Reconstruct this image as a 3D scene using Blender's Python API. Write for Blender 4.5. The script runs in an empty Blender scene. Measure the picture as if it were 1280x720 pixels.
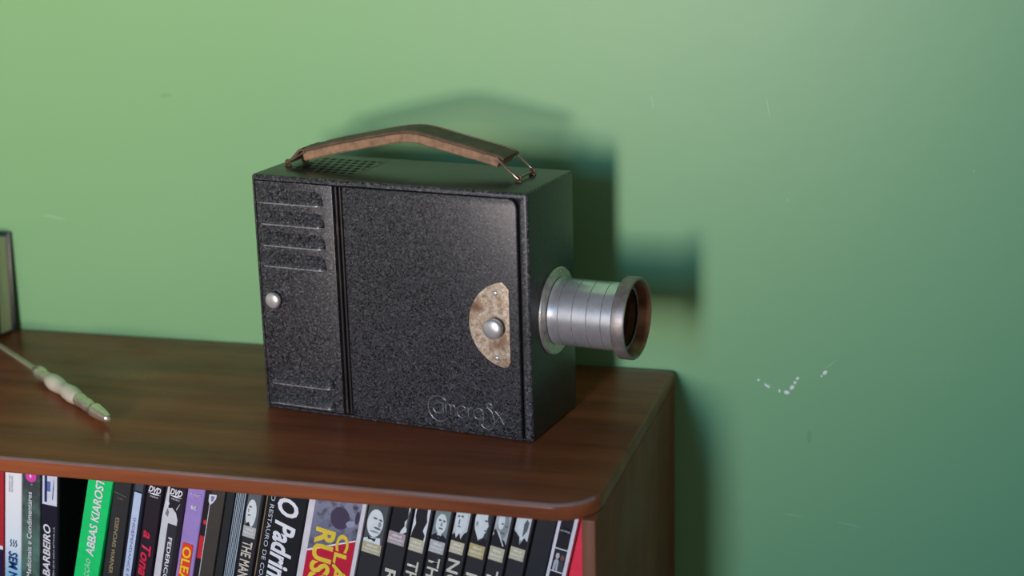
import bpy, bmesh, math, random
from mathutils import Vector, Matrix
random.seed(7)
SC = bpy.context.scene
COL = SC.collection
R = math.radians
MM = 0.001

# ------------------------------------------------------------------ camera
CAM_POS = Vector((0.23479, -1.24665, 0.42409))
YAW, PITCH, ROLL, FPX = -0.28504, 0.27423, -0.027494, 2151.94
cy, sy = math.cos(YAW), math.sin(YAW)
fwd = Vector((sy * math.cos(PITCH), cy * math.cos(PITCH), -math.sin(PITCH)))
r0 = Vector((cy, -sy, 0.0)); u0 = r0.cross(fwd)
right = math.cos(ROLL) * r0 + math.sin(ROLL) * u0
up = -math.sin(ROLL) * r0 + math.cos(ROLL) * u0
cd = bpy.data.cameras.new('camera'); cam = bpy.data.objects.new('camera', cd); COL.objects.link(cam)
m3 = Matrix((right, up, -fwd)).transposed()
cam.matrix_world = Matrix.Translation(CAM_POS) @ m3.to_4x4()
cd.sensor_width = 36.0; cd.lens = FPX / 1280 * 36.0; cd.clip_start = 0.02
cd.dof.use_dof = True
cd.dof.focus_distance = (Vector((-0.12, -0.155, 0.09)) - CAM_POS).dot(fwd)
cd.dof.aperture_fstop = 4.2
SC.camera = cam

# ------------------------------------------------------------------ light
SC.view_settings.view_transform = 'Standard'
SC.view_settings.look = 'None'
SC.view_settings.gamma = 1.0
SC.view_settings.use_curve_mapping = False
SC.view_settings.exposure = 0.0

world = bpy.data.worlds.new('room_light'); SC.world = world; world.use_nodes = True
wb = world.node_tree.nodes['Background']
# the room behind: pale walls all round, a dim ceiling
_nt = world.node_tree
_tc = _nt.nodes.new('ShaderNodeTexCoord'); _sp = _nt.nodes.new('ShaderNodeSeparateXYZ'); _rp = _nt.nodes.new('ShaderNodeValToRGB')
_nt.links.new(_tc.outputs['Generated'], _sp.inputs[0]); _nt.links.new(_sp.outputs[2], _rp.inputs[0])
_rp.color_ramp.elements[0].position = 0.15; _rp.color_ramp.elements[0].color = (1.0, 0.98, 0.82, 1)
_rp.color_ramp.elements[1].position = 0.65; _rp.color_ramp.elements[1].color = (0.22, 0.24, 0.24, 1)
_nt.links.new(_rp.outputs[0], wb.inputs[0]); wb.inputs[1].default_value = 0.26


def aim(o, target):
    o.rotation_euler = (Vector(target) - o.location).to_track_quat('-Z', 'Y').to_euler()


def spot(name, loc, target, power, color, size_deg, blend, radius):
    l = bpy.data.lights.new(name, 'SPOT'); l.energy = power; l.color = color
    l.spot_size = R(size_deg); l.spot_blend = blend; l.shadow_soft_size = radius
    o = bpy.data.objects.new(name, l); COL.objects.link(o); o.location = loc; aim(o, target); return o


def area(name, loc, target, power, color, sx, sy_, spread=180):
    l = bpy.data.lights.new(name, 'AREA'); l.shape = 'RECTANGLE'; l.size = sx; l.size_y = sy_
    l.energy = power; l.color = color; l.spread = R(spread)
    o = bpy.data.objects.new(name, l); COL.objects.link(o); o.location = loc; aim(o, target); return o


# one tall window behind the photographer: sunlit garden in its lower half, sky in its upper half
area('window_garden_light', (-0.25, -2.0, 0.27), (-0.60, 0, 0.68), 7.4, (1.0, 0.69, 0.43), 0.20, 0.46, 70)
area('window_sky_light', (-0.25, -2.0, 0.42), (-0.25, 0, 0.2), 18, (0.16, 0.53, 1.0), 0.22, 0.70)

# ------------------------------------------------------------------ helpers


def link(o, parent=None):
    COL.objects.link(o)
    if parent is not None:
        o.parent = parent
    return o


def obj(name, bm, mats, parent=None, smooth=False):
    me = bpy.data.meshes.new(name)
    bmesh.ops.recalc_face_normals(bm, faces=bm.faces[:])
    bm.to_mesh(me); bm.free()
    if not isinstance(mats, (list, tuple)):
        mats = [mats]
    for m in mats:
        me.materials.append(m)
    if smooth:
        me.polygons.foreach_set('use_smooth', [True] * len(me.polygons))
        try:
            me.set_sharp_from_angle(angle=R(35))
        except Exception:
            pass
    return link(bpy.data.objects.new(name, me), parent)


def empty(name, loc=(0, 0, 0), rot=(0, 0, 0), parent=None):
    o = bpy.data.objects.new(name, None); o.empty_display_size = 0.02
    o.location = loc; o.rotation_euler = rot
    return link(o, parent)


def tag(o, label=None, cat=None, group=None, kind=None):
    if label: o['label'] = label
    if cat: o['category'] = cat
    if group: o['group'] = group
    if kind: o['kind'] = kind
    return o


def box(bm, x0, x1, y0, y1, z0, z1, bev=0.0, seg=2, mi=0):
    vs = [bm.verts.new((x, y, z)) for z in (z0, z1) for y in (y0, y1) for x in (x0, x1)]
    q = [(0, 1, 5, 4), (1, 3, 7, 5), (3, 2, 6, 7), (2, 0, 4, 6), (4, 5, 7, 6), (2, 3, 1, 0)]
    fs = [bm.faces.new([vs[i] for i in f]) for f in q]
    for f in fs:
        f.material_index = mi
    if bev:
        es = list({e for f in fs for e in f.edges})
        ret = bmesh.ops.bevel(bm, geom=es, offset=bev, segments=seg, profile=0.5, affect='EDGES')
        for f in ret['faces']:
            f.material_index = mi
    return fs


def prism(bm, pts, y0, y1, bev=0.0, seg=2, mi=0, plane='xz'):
    """polygon pts extruded along the third axis from y0 (front) to y1"""
    def P(a, b, c):
        return (a, c, b) if plane == 'xz' else ((a, b, c) if plane == 'xy' else (c, a, b))
    f0 = [bm.verts.new(P(a, b, y0)) for a, b in pts]
    f1 = [bm.verts.new(P(a, b, y1)) for a, b in pts]
    n = len(pts)
    fa = bm.faces.new(f0); fb = bm.faces.new(f1[::-1])
    sides = [bm.faces.new((f0[i], f1[i], f1[(i + 1) % n], f0[(i + 1) % n])) for i in range(n)]
    for f in [fa, fb] + sides:
        f.material_index = mi
    if bev:
        es = list(fa.edges) + list(fb.edges)
        ret = bmesh.ops.bevel(bm, geom=es, offset=bev, segments=seg, profile=0.5, affect='EDGES')
        for f in ret['faces']:
            f.material_index = mi


def lathe(bm, prof, origin=(0, 0, 0), axis=(0, 0, 1), n=48, mi=0, mis=None, close=False):
    """prof: list of (radius, height along axis)"""
    ax = Vector(axis).normalized()
    t = Vector((0, 0, 1)) if abs(ax.z) < 0.9 else Vector((1, 0, 0))
    a = ax.cross(t).normalized(); b = ax.cross(a)
    O = Vector(origin)
    rings = []
    for r, h in prof:
        if r < 1e-7:
            rings.append([bm.verts.new(O + ax * h)])
        else:
            rings.append([bm.verts.new(O + ax * h + (a * math.cos(2 * math.pi * k / n) + b * math.sin(2 * math.pi * k / n)) * r) for k in range(n)])
    for i in range(len(rings) - 1):
        A, B = rings[i], rings[i + 1]
        m = mis[i] if mis else mi
        for k in range(n):
            k2 = (k + 1) % n
            if len(A) == 1 and len(B) == 1:
                continue
            if len(A) == 1:
                f = bm.faces.new((A[0], B[k], B[k2]))
            elif len(B) == 1:
                f = bm.faces.new((A[k], B[0], A[k2]))
            else:
                f = bm.faces.new((A[k], B[k], B[k2], A[k2]))
            f.material_index = m


def tube(bm, pts, r, n=8, mi=0):
    pts = [Vector(p) for p in pts]
    rings = []
    prev = None
    for i, p in enumerate(pts):
        d = (pts[min(i + 1, len(pts) - 1)] - pts[max(i - 1, 0)]).normalized()
        if prev is None:
            t = Vector((0, 1, 0)) if abs(d.y) < 0.9 else Vector((1, 0, 0))
            a = d.cross(t).normalized()
        else:
            a = (prev - d * prev.dot(d)).normalized()
        prev = a
        b = d.cross(a)
        rings.append([bm.verts.new(p + (a * math.cos(2 * math.pi * k / n) + b * math.sin(2 * math.pi * k / n)) * r) for k in range(n)])
    for A, B in zip(rings, rings[1:]):
        for k in range(n):
            bm.faces.new((A[k], B[k], B[(k + 1) % n], A[(k + 1) % n])).material_index = mi
    bm.faces.new(rings[0]).material_index = mi
    bm.faces.new(rings[-1][::-1]).material_index = mi


def smooth_path(pts, sub=6):
    """Catmull-Rom through the points"""
    P = [Vector(p) for p in pts]
    P = [P[0] * 2 - P[1]] + P + [P[-1] * 2 - P[-2]]
    out = []
    for i in range(1, len(P) - 2):
        for k in range(sub):
            t = k / sub
            a, b, c, d = P[i - 1], P[i], P[i + 1], P[i + 2]
            out.append(0.5 * ((2 * b) + (c - a) * t + (2 * a - 5 * b + 4 * c - d) * t * t + (3 * b - a - 3 * c + d) * t ** 3))
    out.append(P[-2])
    return out


# ------------------------------------------------------------------ materials
def new_mat(name):
    m = bpy.data.materials.new(name); m.use_nodes = True
    nt = m.node_tree
    return m, nt, nt.nodes['Principled BSDF']


def N(nt, typ, **kw):
    n = nt.nodes.new(typ)
    for k, v in kw.items():
        setattr(n, k, v)
    return n


def math_node(nt, op, a, b=None, clamp=False):
    n = N(nt, 'ShaderNodeMath', operation=op, use_clamp=clamp)
    for i, v in enumerate((a, b)):
        if v is None:
            continue
        if isinstance(v, (int, float)):
            n.inputs[i].default_value = v
        else:
            nt.links.new(v, n.inputs[i])
    return n.outputs[0]


def mix_col(nt, fac, a, b):
    n = N(nt, 'ShaderNodeMix', data_type='RGBA')
    for sock, v in ((n.inputs[0], fac), (n.inputs[6], a), (n.inputs[7], b)):
        if isinstance(v, (int, float)):
            sock.default_value = v
        elif isinstance(v, tuple):
            sock.default_value = (*v, 1) if len(v) == 3 else v
        else:
            nt.links.new(v, sock)
    return n.outputs[2]


def ramp(nt, fac, stops):
    n = N(nt, 'ShaderNodeValToRGB')
    el = n.color_ramp.elements
    while len(el) < len(stops):
        el.new(0.5)
    for e, (p, c) in zip(el, stops):
        e.position = p; e.color = (*c, 1) if len(c) == 3 else c
    nt.links.new(fac, n.inputs[0])
    return n.outputs[0]


def noise(nt, scale, detail=4, rough=0.5, vec=None, stretch=None, coords='Object'):
    tc = N(nt, 'ShaderNodeTexCoord')
    src = tc.outputs[coords]
    if stretch:
        mp = N(nt, 'ShaderNodeMapping'); mp.inputs['Scale'].default_value = stretch
        nt.links.new(src, mp.inputs[0]); src = mp.outputs[0]
    n = N(nt, 'ShaderNodeTexNoise'); n.inputs['Scale'].default_value = scale
    n.inputs['Detail'].default_value = detail; n.inputs['Roughness'].default_value = rough
    nt.links.new(src, n.inputs['Vector'])
    return n.outputs['Fac']


def bump(nt, bs, height, strength, dist):
    b = N(nt, 'ShaderNodeBump'); b.inputs['Strength'].default_value = strength; b.inputs['Distance'].default_value = dist
    nt.links.new(height, b.inputs['Height']); nt.links.new(b.outputs[0], bs.inputs['Normal'])


def simple(name, col, rough=0.5, metal=0.0, var=0.12, vscale=60, bstr=0.0, bscale=400, bdist=0.0002, spec=0.5, coat=0.0):
    m, nt, bs = new_mat(name)
    f = noise(nt, vscale, 5)
    lo = tuple(max(0, c * (1 - var)) for c in col); hi = tuple(min(1, c * (1 + var)) for c in col)
    nt.links.new(ramp(nt, f, [(0.3, lo), (0.7, hi)]), bs.inputs['Base Color'])
    bs.inputs['Roughness'].default_value = rough; bs.inputs['Metallic'].default_value = metal
    bs.inputs['Specular IOR Level'].default_value = spec
    bs.inputs['Coat Weight'].default_value = coat
    if bstr:
        bump(nt, bs, noise(nt, bscale, 3), bstr, bdist)
    return m


def spots(nt, base, lst, col, axes='XZ', jitter=0.0025, jscale=500, strength=1.0):
    """small marks of their own shape: lst of (a, b, half-length, half-width, degrees)"""
    tc = N(nt, 'ShaderNodeTexCoord'); sp = N(nt, 'ShaderNodeSeparateXYZ')
    nt.links.new(tc.outputs['Object'], sp.inputs[0])
    X, Y = sp.outputs[axes[0]], sp.outputs[axes[1]]
    nz = math_node(nt, 'MULTIPLY', math_node(nt, 'SUBTRACT', noise(nt, jscale, 3), 0.5), jitter)
    total = None
    for a, b, ra, rb, dg in lst:
        c, s = math.cos(R(dg)), math.sin(R(dg))
        dx = math_node(nt, 'SUBTRACT', X, a); dy = math_node(nt, 'SUBTRACT', Y, b)
        u = math_node(nt, 'DIVIDE', math_node(nt, 'ADD', math_node(nt, 'ADD', math_node(nt, 'MULTIPLY', dx, c), math_node(nt, 'MULTIPLY', dy, s)), nz), ra)
        v = math_node(nt, 'DIVIDE', math_node(nt, 'ADD', math_node(nt, 'SUBTRACT', math_node(nt, 'MULTIPLY', dy, c), math_node(nt, 'MULTIPLY', dx, s)), nz), rb)
        d = math_node(nt, 'ADD', math_node(nt, 'MULTIPLY', u, u), math_node(nt, 'MULTIPLY', v, v))
        k = math_node(nt, 'MULTIPLY', math_node(nt, 'SUBTRACT', 1.0, d), 2.5, True)
        total = k if total is None else math_node(nt, 'MAXIMUM', total, k)
    total = math_node(nt, 'MULTIPLY', total, strength)
    return mix_col(nt, total, base, col)


# wall paint: green emulsion, gently blotchy, with chips down to the white plaster
M = {}
m, nt, bs = new_mat('green_wall_paint')
c = ramp(nt, noise(nt, 2.2, 3, 0.5), [(0.3, (0.212, 0.445, 0.212)), (0.7, (0.234, 0.47, 0.232))])
f2 = noise(nt, 14, 6, 0.6, stretch=(0.6, 1, 1.6))
c = mix_col(nt, math_node(nt, 'MULTIPLY', math_node(nt, 'SUBTRACT', f2, 0.6), 1.2, True), c, (0.25, 0.49, 0.28))
c = spots(nt, c, [(0.0634, -0.0043, 0.00117, 0.00091, 0), (0.0700, -0.0085, 0.00286, 0.00091, -35), (0.0795, -0.0120, 0.00078, 0.00169, 0), (0.0850, -0.0128, 0.00234, 0.00156, -10),
                  (0.0890, -0.0085, 0.00221, 0.00156, 50), (0.0912, -0.0045, 0.00130, 0.00117, 30), (0.0930, -0.0010, 0.00143, 0.00117, 40), (0.1135, 0.0050, 0.00221, 0.00143, 45), (0.111, 0.002, 0.00091, 0.00078, 0)],
          (0.86, 0.9, 0.87), jitter=0.0012, jscale=900)
c = spots(nt, c, [(0.118, 0.012, .0065, .0005, 42), (0.0715, -0.0075, .006, .0004, -35), (0.092, -0.113, .008, .0006, -6), (0.135, -0.117, .012, .0005, -8),
                  (-0.018, 0.208, .0004, .006, 8), (0.068, 0.205, .0004, .009, 10), (-0.53, 0.10, .012, .0008, -8), (0.083, 0.137, .0005, .0018, 5), (0.215, 0.163, .0007, .0012, 0)],
          (0.55, 0.72, 0.57), jitter=0.0012, jscale=500, strength=0.28)
c = spots(nt, c, [(0.1028, -0.0475, .0018, .006, 0), (-0.417, 0.205, .006, .002, 10)], (0.13, 0.30, 0.17), jitter=0.002, strength=0.35)
nt.links.new(c, bs.inputs['Base Color']); bs.inputs['Roughness'].default_value = 0.42
bs.inputs['Specular IOR Level'].default_value = 0.35
bump(nt, bs, noise(nt, 55, 5), 0.12, 0.0015)
M['wall'] = m

# varnished mahogany
def wood(name, lo, hi, rough, stretch, marks=False, edge=False):
    m, nt, bs = new_mat(name)
    g = noise(nt, 26, 6, 0.62, stretch=stretch)
    c = ramp(nt, g, [(0.28, lo), (0.72, hi)])
    g2 = noise(nt, 5, 3, 0.5)
    c = mix_col(nt, math_node(nt, 'MULTIPLY', math_node(nt, 'SUBTRACT', g2, 0.45), 1.4, True), c, tuple(x * 0.55 for x in lo))
    if marks:
        c = spots(nt, c, [(-0.2925, -0.2015, .0022, .0014, 10), (-0.2615, -0.205, .0016, .0008, 10), (-0.3095, -0.2095, .0014, .0008, 20), (-0.2855, -0.196, .001, .0006, 0)],
                  (0.55, 0.20, 0.06), axes='XY', jitter=0.002, jscale=700)
        c = spots(nt, c, [(-0.030, -0.115, .004, .0006, 10), (-0.022, -0.135, .005, .0005, 6), (-0.018, -0.175, .006, .0006, 4), (-0.045, -0.155, .004, .0006, 18), (-0.012, -0.205, .005, .0006, -4), (-0.035, -0.195, .003, .0005, 12), (-0.016, -0.06, .0035, .0006, 0), (-0.02, -0.085, .001, .001, 0), (-0.04, -0.075, .001, .001, 0), (-0.028, -0.235, .0022, .0008, 14)],
                  (0.45, 0.40, 0.36), axes='XY', jitter=0.002, jscale=600, strength=0.55)
    nt.links.new(c, bs.inputs['Base Color'])
    rr = ramp(nt, noise(nt, 18, 4, 0.6), [(0.3, (rough * .8,) * 3), (0.7, (rough * 1.3,) * 3)])
    nt.links.new(rr, bs.inputs['Roughness'])
    bs.inputs['Coat Weight'].default_value = 0.04; bs.inputs['Coat Roughness'].default_value = 0.2
    bs.inputs['Specular IOR Level'].default_value = 0.13
    bump(nt, bs, noise(nt, 60, 5, 0.6, stretch=stretch), 0.10, 0.0008)
    return m


M['wood_top'] = wood('mahogany_top', (0.14, 0.040, 0.018), (0.39, 0.116, 0.045), 0.32, (0.12, 1.6, 1.6), marks=True)
M['wood_highlight'] = wood('mahogany_painted_highlight', (0.20, 0.125, 0.115), (0.34, 0.23, 0.22), 0.3, (0.5, 1.6, 1.6))  # paler greyish tone: highlight line painted along the board's front top edge
M['wood'] = wood('mahogany', (0.17, 0.065, 0.034), (0.27, 0.10, 0.05), 0.45, (1.6, 1.6, 0.12))
M['floor'] = wood('floor_boards', (0.16, 0.09, 0.05), (0.26, 0.16, 0.09), 0.4, (0.15, 1.5, 1.5))

# black crinkle enamel
def crinkle(name, lo, mid, hi, rough, scale, bstr):
    m, nt, bs = new_mat(name)
    tc = N(nt, 'ShaderNodeTexCoord')
    vo = N(nt, 'ShaderNodeTexVoronoi'); vo.inputs['Scale'].default_value = scale
    nt.links.new(tc.outputs['Object'], vo.inputs['Vector'])
    sp = N(nt, 'ShaderNodeSeparateColor'); nt.links.new(vo.outputs['Color'], sp.inputs[0])
    n1 = noise(nt, scale * 0.45, 4, 0.7)
    f = math_node(nt, 'ADD', math_node(nt, 'MULTIPLY', sp.outputs[0], 0.45), math_node(nt, 'MULTIPLY', n1, 0.55))
    c = ramp(nt, f, [(0.33, lo), (0.46, mid), (0.62, mid), (0.76, hi)])
    nt.links.new(c, bs.inputs['Base Color'])
    bs.inputs['Roughness'].default_value = rough
    bs.inputs['Specular IOR Level'].default_value = 0.5
    bump(nt, bs, f, bstr, 0.0004)
    return m


M['paint'] = crinkle('black_crinkle_enamel', (0.005, 0.005, 0.006), (0.040, 0.042, 0.048), (0.13, 0.135, 0.15), 0.40, 1000, 0.28)
M['paint_door'] = crinkle('black_crinkle_enamel_door', (0.006, 0.006, 0.007), (0.040, 0.042, 0.049), (0.10, 0.105, 0.12), 0.40, 1100, 0.25)
M['paint_top'] = crinkle('black_enamel_top', (0.014, 0.015, 0.015), (0.022, 0.024, 0.023), (0.034, 0.036, 0.035), 0.34, 700, 0.08)
M['emboss'] = simple('worn_enamel_ridge', (0.12, 0.127, 0.137), 0.34, 0.2, 0.5, 300)
M['rim'] = simple('enamel_rim_sheen', (0.20, 0.21, 0.235), 0.34, 0.2, 0.5, 400)  # lighter grey that paints the sheen on each louver's lower lip
M['black'] = simple('black_gap', (0.004, 0.004, 0.004), 0.8)
M['hinge'] = None
m, nt, bs = new_mat('worn_hinge_metal')
c = ramp(nt, noise(nt, 130, 4, 0.7, stretch=(1, 1, .25)), [(0.56, (0.018, 0.018, 0.02)), (0.74, (0.15, 0.10, 0.06))])
nt.links.new(c, bs.inputs['Base Color']); bs.inputs['Roughness'].default_value = 0.4; bs.inputs['Metallic'].default_value = 0.4
M['hinge'] = m
m, nt, bs = new_mat('rusty_plate')
f = noise(nt, 260, 6, 0.75)
c = ramp(nt, f, [(0.30, (0.16, 0.075, 0.035)), (0.45, (0.40, 0.28, 0.18)), (0.57, (0.56, 0.50, 0.41)), (0.72, (0.72, 0.69, 0.62))])
c = mix_col(nt, math_node(nt, 'MULTIPLY', math_node(nt, 'SUBTRACT', noise(nt, 60, 3), 0.55), 5, True), c, (0.20, 0.10, 0.055))
nt.links.new(c, bs.inputs['Base Color']); bs.inputs['Roughness'].default_value = 0.55; bs.inputs['Metallic'].default_value = 0.35
bump(nt, bs, f, 0.3, 0.0003)
M['rust'] = m
M['nickel'] = simple('nickel', (0.74, 0.74, 0.76), 0.32, 0.7, 0.15, 250, 0.1, 500)
M['alu'] = simple('aluminium', (0.80, 0.82, 0.87), 0.27, 0.78, 0.08, 200, 0.06, 600)
M['alu_dull'] = simple('dull_aluminium', (0.55, 0.52, 0.48), 0.38, 0.75, 0.2, 180, 0.1, 500)
M['ring'] = simple('tarnished_ring', (0.27, 0.235, 0.22), 0.46, 0.55, 0.3, 150, 0.1, 500)
M['ring_in'] = simple('brown_inner_ring', (0.24, 0.10, 0.055), 0.32, 0.35, 0.4, 90)
M['groove'] = simple('darker_groove', (0.34, 0.33, 0.31), 0.45, 0.6, 0.3, 300)  # darker grey metal for the grooves between barrel segments
m, nt, bs = new_mat('lens_glass')
bs.inputs['Base Color'].default_value = (0.55, 0.62, 0.58, 1); bs.inputs['Roughness'].default_value = 0.03
bs.inputs['Transmission Weight'].default_value = 1.0; bs.inputs['IOR'].default_value = 1.5
M['glass'] = m
M['leather'] = simple('brown_leather', (0.105, 0.070, 0.046), 0.6, 0, 0.35, 140, 0.35, 900, 0.0004)
M['leather_tan'] = simple('raw_tan_leather', (0.25, 0.15, 0.085), 0.7, 0, 0.4, 160, 0.4, 500, 0.0005)
M['thread'] = simple('tan_thread', (0.45, 0.32, 0.20), 0.8)
M['wire'] = simple('rusty_wire', (0.30, 0.20, 0.15), 0.35, 0.8, 0.4, 300)
M['eyelet'] = simple('brass_eyelet', (0.11, 0.075, 0.04), 0.5, 0.5, 0.4, 300)
M['pearl'] = simple('mother_of_pearl', (0.66, 0.62, 0.50), 0.25, 0, 0.12, 90, coat=0.5)
M['brass'] = simple('pale_brass', (0.76, 0.70, 0.56), 0.24, 0.78, 0.12, 200)
M['paper'] = simple('paper_edges', (0.62, 0.58, 0.50), 0.85, 0, 0.1, 60)
m, nt, bs = new_mat('cream_page_block')
c = ramp(nt, noise(nt, 300, 3, 0.6, stretch=(0.03, 1.0, 0.03)), [(0.35, (0.60, 0.54, 0.42)), (0.65, (0.86, 0.80, 0.66))])
nt.links.new(c, bs.inputs['Base Color']); bs.inputs['Roughness'].default_value = 0.85
M['pages'] = m
M['cover_black'] = simple('black_book_cloth', (0.022, 0.022, 0.028), 0.35, 0, 0.2, 200)

_flat = {}


def ink(r, g, b):
    """glossy printed colour, given as sRGB 0-255"""
    k = (r, g, b)
    if k not in _flat:
        lin = tuple(((x / 255) / 12.92 if x / 255 <= 0.04045 else ((x / 255 + 0.055) / 1.055) ** 2.4) for x in k)
        _flat[k] = simple('ink_%d_%d_%d' % k, lin, 0.35, 0, 0.08, 120)
    return _flat[k]


def blend_print(name, stops, axis, lo, hi, mottle=0.0, mscale=90, dark=(0.02, 0.03, 0.03)):
    """a printed picture: colours that run along the sleeve (artwork, fixed to the sleeve) with mottling"""
    m, nt, bs = new_mat(name)
    tc = N(nt, 'ShaderNodeTexCoord'); sp = N(nt, 'ShaderNodeSeparateXYZ')
    nt.links.new(tc.outputs['Object'], sp.inputs[0])
    mr = N(nt, 'ShaderNodeMapRange'); mr.inputs[1].default_value = lo; mr.inputs[2].default_value = hi
    nt.links.new(sp.outputs[axis], mr.inputs[0])
    c = ramp(nt, mr.outputs[0], stops)
    if mottle:
        c = mix_col(nt, math_node(nt, 'MULTIPLY', math_node(nt, 'SUBTRACT', noise(nt, mscale, 4, 0.6), 0.48), mottle, True), c, dark)
    nt.links.new(c, bs.inputs['Base Color']); bs.inputs['Roughness'].default_value = 0.35
    return m


# ------------------------------------------------------------------ setting
ZF = -0.86
bm = bmesh.new(); box(bm, -2.4, 2.4, 0.0, 0.12, ZF, 1.75)
tag(obj('wall_back', bm, M['wall']), kind='structure')
bm = bmesh.new(); box(bm, -2.4, 2.4, -3.6, 0.0, ZF - 0.05, ZF)
tag(obj('floor', bm, M['floor']), kind='structure')

# ------------------------------------------------------------------ bookcase
BW, BD, TH = 0.98, 0.2788, 0.0118
SHELF_Z = -0.2005
bc = empty('bookcase', (-BW / 2, -BD / 2, ZF))
tag(bc, 'low dark mahogany bookcase with rounded front corner standing against the green wall', 'bookcase')
off = Vector((BW / 2, BD / 2, -ZF))


def bc_part(name, bm, mat):
    bmesh.ops.translate(bm, verts=bm.verts[:], vec=off)
    return obj(name, bm, mat, bc, smooth=True)


pts = [(-BW, -0.002), (-0.004, -0.002), (0.0, -0.006)]
rc = 0.030
for k in range(0, 13):
    a = R(-90 * k / 12)
    pts.append((-rc + rc * math.cos(a), -BD + rc + rc * math.sin(a)))
for k in range(0, 13):
    a = R(-90 - 90 * k / 12)
    pts.append((-BW + rc + rc * math.cos(a), -BD + rc + rc * math.sin(a)))


def inset_poly(P, d):
    n = len(P); out = []
    for k in range(n):
        a, b, c = Vector(P[k - 1]), Vector(P[k]), Vector(P[(k + 1) % n])
        n1 = Vector((-(b - a).y, (b - a).x)).normalized(); n2 = Vector((-(c - b).y, (c - b).x)).normalized()
        m = (n1 + n2).normalized()
        out.append(b - m * d / max(.4, m.dot(n1)))
    return out


bm = bmesh.new()
rb_ = .0030
rows = []
for a in range(0, 91, 15):
    rows.append((rb_ * (1 - math.sin(R(a))), -TH + rb_ * (1 - math.cos(R(a)))))
for a in range(90, -1, -15):
    rows.append((rb_ * (1 - math.sin(R(a))), -rb_ * (1 - math.cos(R(a)))))
area2 = sum(pts[k - 1][0] * pts[k][1] - pts[k][0] * pts[k - 1][1] for k in range(len(pts)))
sg = 1 if area2 < 0 else -1
rings = [[bm.verts.new((q.x, q.y, z)) for q in inset_poly(pts, sg * d)] for d, z in rows]
for k, (A, B) in enumerate(zip(rings, rings[1:])):
    for q in range(len(A)):
        f = bm.faces.new((A[q], A[(q + 1) % len(A)], B[(q + 1) % len(A)], B[q]))
        f.material_index = 1 if k >= 9 and f.calc_center_median().y < -BD + .02 else 0  # upper front bevel gets the painted highlight colour
bm.faces.new(rings[0][::-1]); bm.faces.new(rings[-1])
bc_part('top_board', bm, [M['wood_top'], M['wood_highlight']])
for x0, x1 in ((-0.0100, -0.0008), (-BW + 0.0008, -BW + 0.0105)):
    bm = bmesh.new(); box(bm, x0, x1, -BD + 0.008, -0.003, ZF, -TH, bev=0.0012)
    bc_part('side_panel', bm, M['wood'])
for zt in (SHELF_Z, -0.43, -0.66, ZF + 0.045):
    bm = bmesh.new(); box(bm, -BW + 0.0105, -0.0100, -BD + 0.012, -0.008, zt - 0.012, zt, bev=0.001)
    bc_part('shelf_board', bm, M['wood_top'])
bm = bmesh.new(); box(bm, -BW + 0.0105, -0.0100, -0.008, -0.004, ZF, -TH)
bc_part('back_panel', bm, M['wood'])
bm = bmesh.new(); box(bm, -BW + 0.0105, -0.0100, -BD + 0.022, -BD + 0.032, ZF, ZF + 0.033)
bc_part('plinth', bm, M['wood'])

# ------------------------------------------------------------------ projector
PO = Vector((-0.066353, -0.176983 + 0.030721, 0.0))   # front right bottom corner
PO = Vector((-0.066353, -0.176983, 0.0))
TH_P = -0.146262
W, D, H = 0.215, 0.0796, 0.1758
pj = empty('film_projector', PO + Matrix.Rotation(TH_P, 3, 'Z') @ Vector((-W / 2, D / 2, 0)), (0, 0, TH_P))
tag(pj, 'vintage black crinkle-painted metal box film projector with leather handle and silver lens on the bookcase', 'projector')
poff = Vector((W / 2, -D / 2, 0))


def pp(name, bm, mats, smooth=True, parent=None):
    bmesh.ops.translate(bm, verts=bm.verts[:], vec=poff)
    return obj(name, bm, mats, parent or pj, smooth=smooth)


# housing: folded sheet box, its front left open inside a narrow flange
bm = bmesh.new()
box(bm, -W, 0, 0, D, 0, H, bev=0.0023, seg=4)
bm.normal_update()
front = max((f for f in bm.faces if abs(f.normal.y) > 0.99 and f.calc_center_median().y < D / 2), key=lambda f: f.calc_area())
bmesh.ops.inset_region(bm, faces=[front], thickness=0.0004, depth=0.0)
for v in front.verts:
    v.co.x = -W + .0026 if v.co.x < -W / 2 else -.0054
    v.co.z = .0025 if v.co.z < H / 2 else H - .0037
ret = bmesh.ops.extrude_face_region(bm, geom=[front])
vs = [g for g in ret['geom'] if isinstance(g, bmesh.types.BMVert)]
bmesh.ops.translate(bm, verts=vs, vec=(0, 0.004, 0))
bm.faces.remove(front) if front.is_valid else None
bm.normal_update()
for f in bm.faces:
    c = f.calc_center_median()
    if c.y > 0.003 and c.y < 0.005 and abs(f.normal.y) > 0.9 and f.calc_area() > 0.01:
        f.material_index = 1
    elif f.normal.z > 0.9 and c.z > H - 0.0005 or f.normal.x > 0.9 and c.x > -0.0005:
        f.material_index = 2
# dark mitre slits at the two top corners of the flange
for sx, cx in ((1, -0.0058), (-1, -W + 0.0056)):
    a = Vector((cx, -0.0001, H - 0.0058)); d = Vector((sx, 0, 1)).normalized(); n = Vector((-d.z, 0, d.x)) * 0.00055
    q = [a - n - d * .0012, a + n - d * .0012, a + n * .6 + d * 0.0040, a - n * .6 + d * 0.0040]
    bm.faces.new([bm.verts.new(p + Vector((0, .0, 0))) for p in q]).material_index = 1
body = pp('housing', bm, [M['paint'], M['black'], M['paint_top']])

# left ventilated panel
bm = bmesh.new(); box(bm, -W + 0.0032, -0.1492, -0.0002, 0.0038, 0.0031, H - 0.0044, bev=0.0006)
vp = pp('vent_panel', bm, M['paint'])


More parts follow.
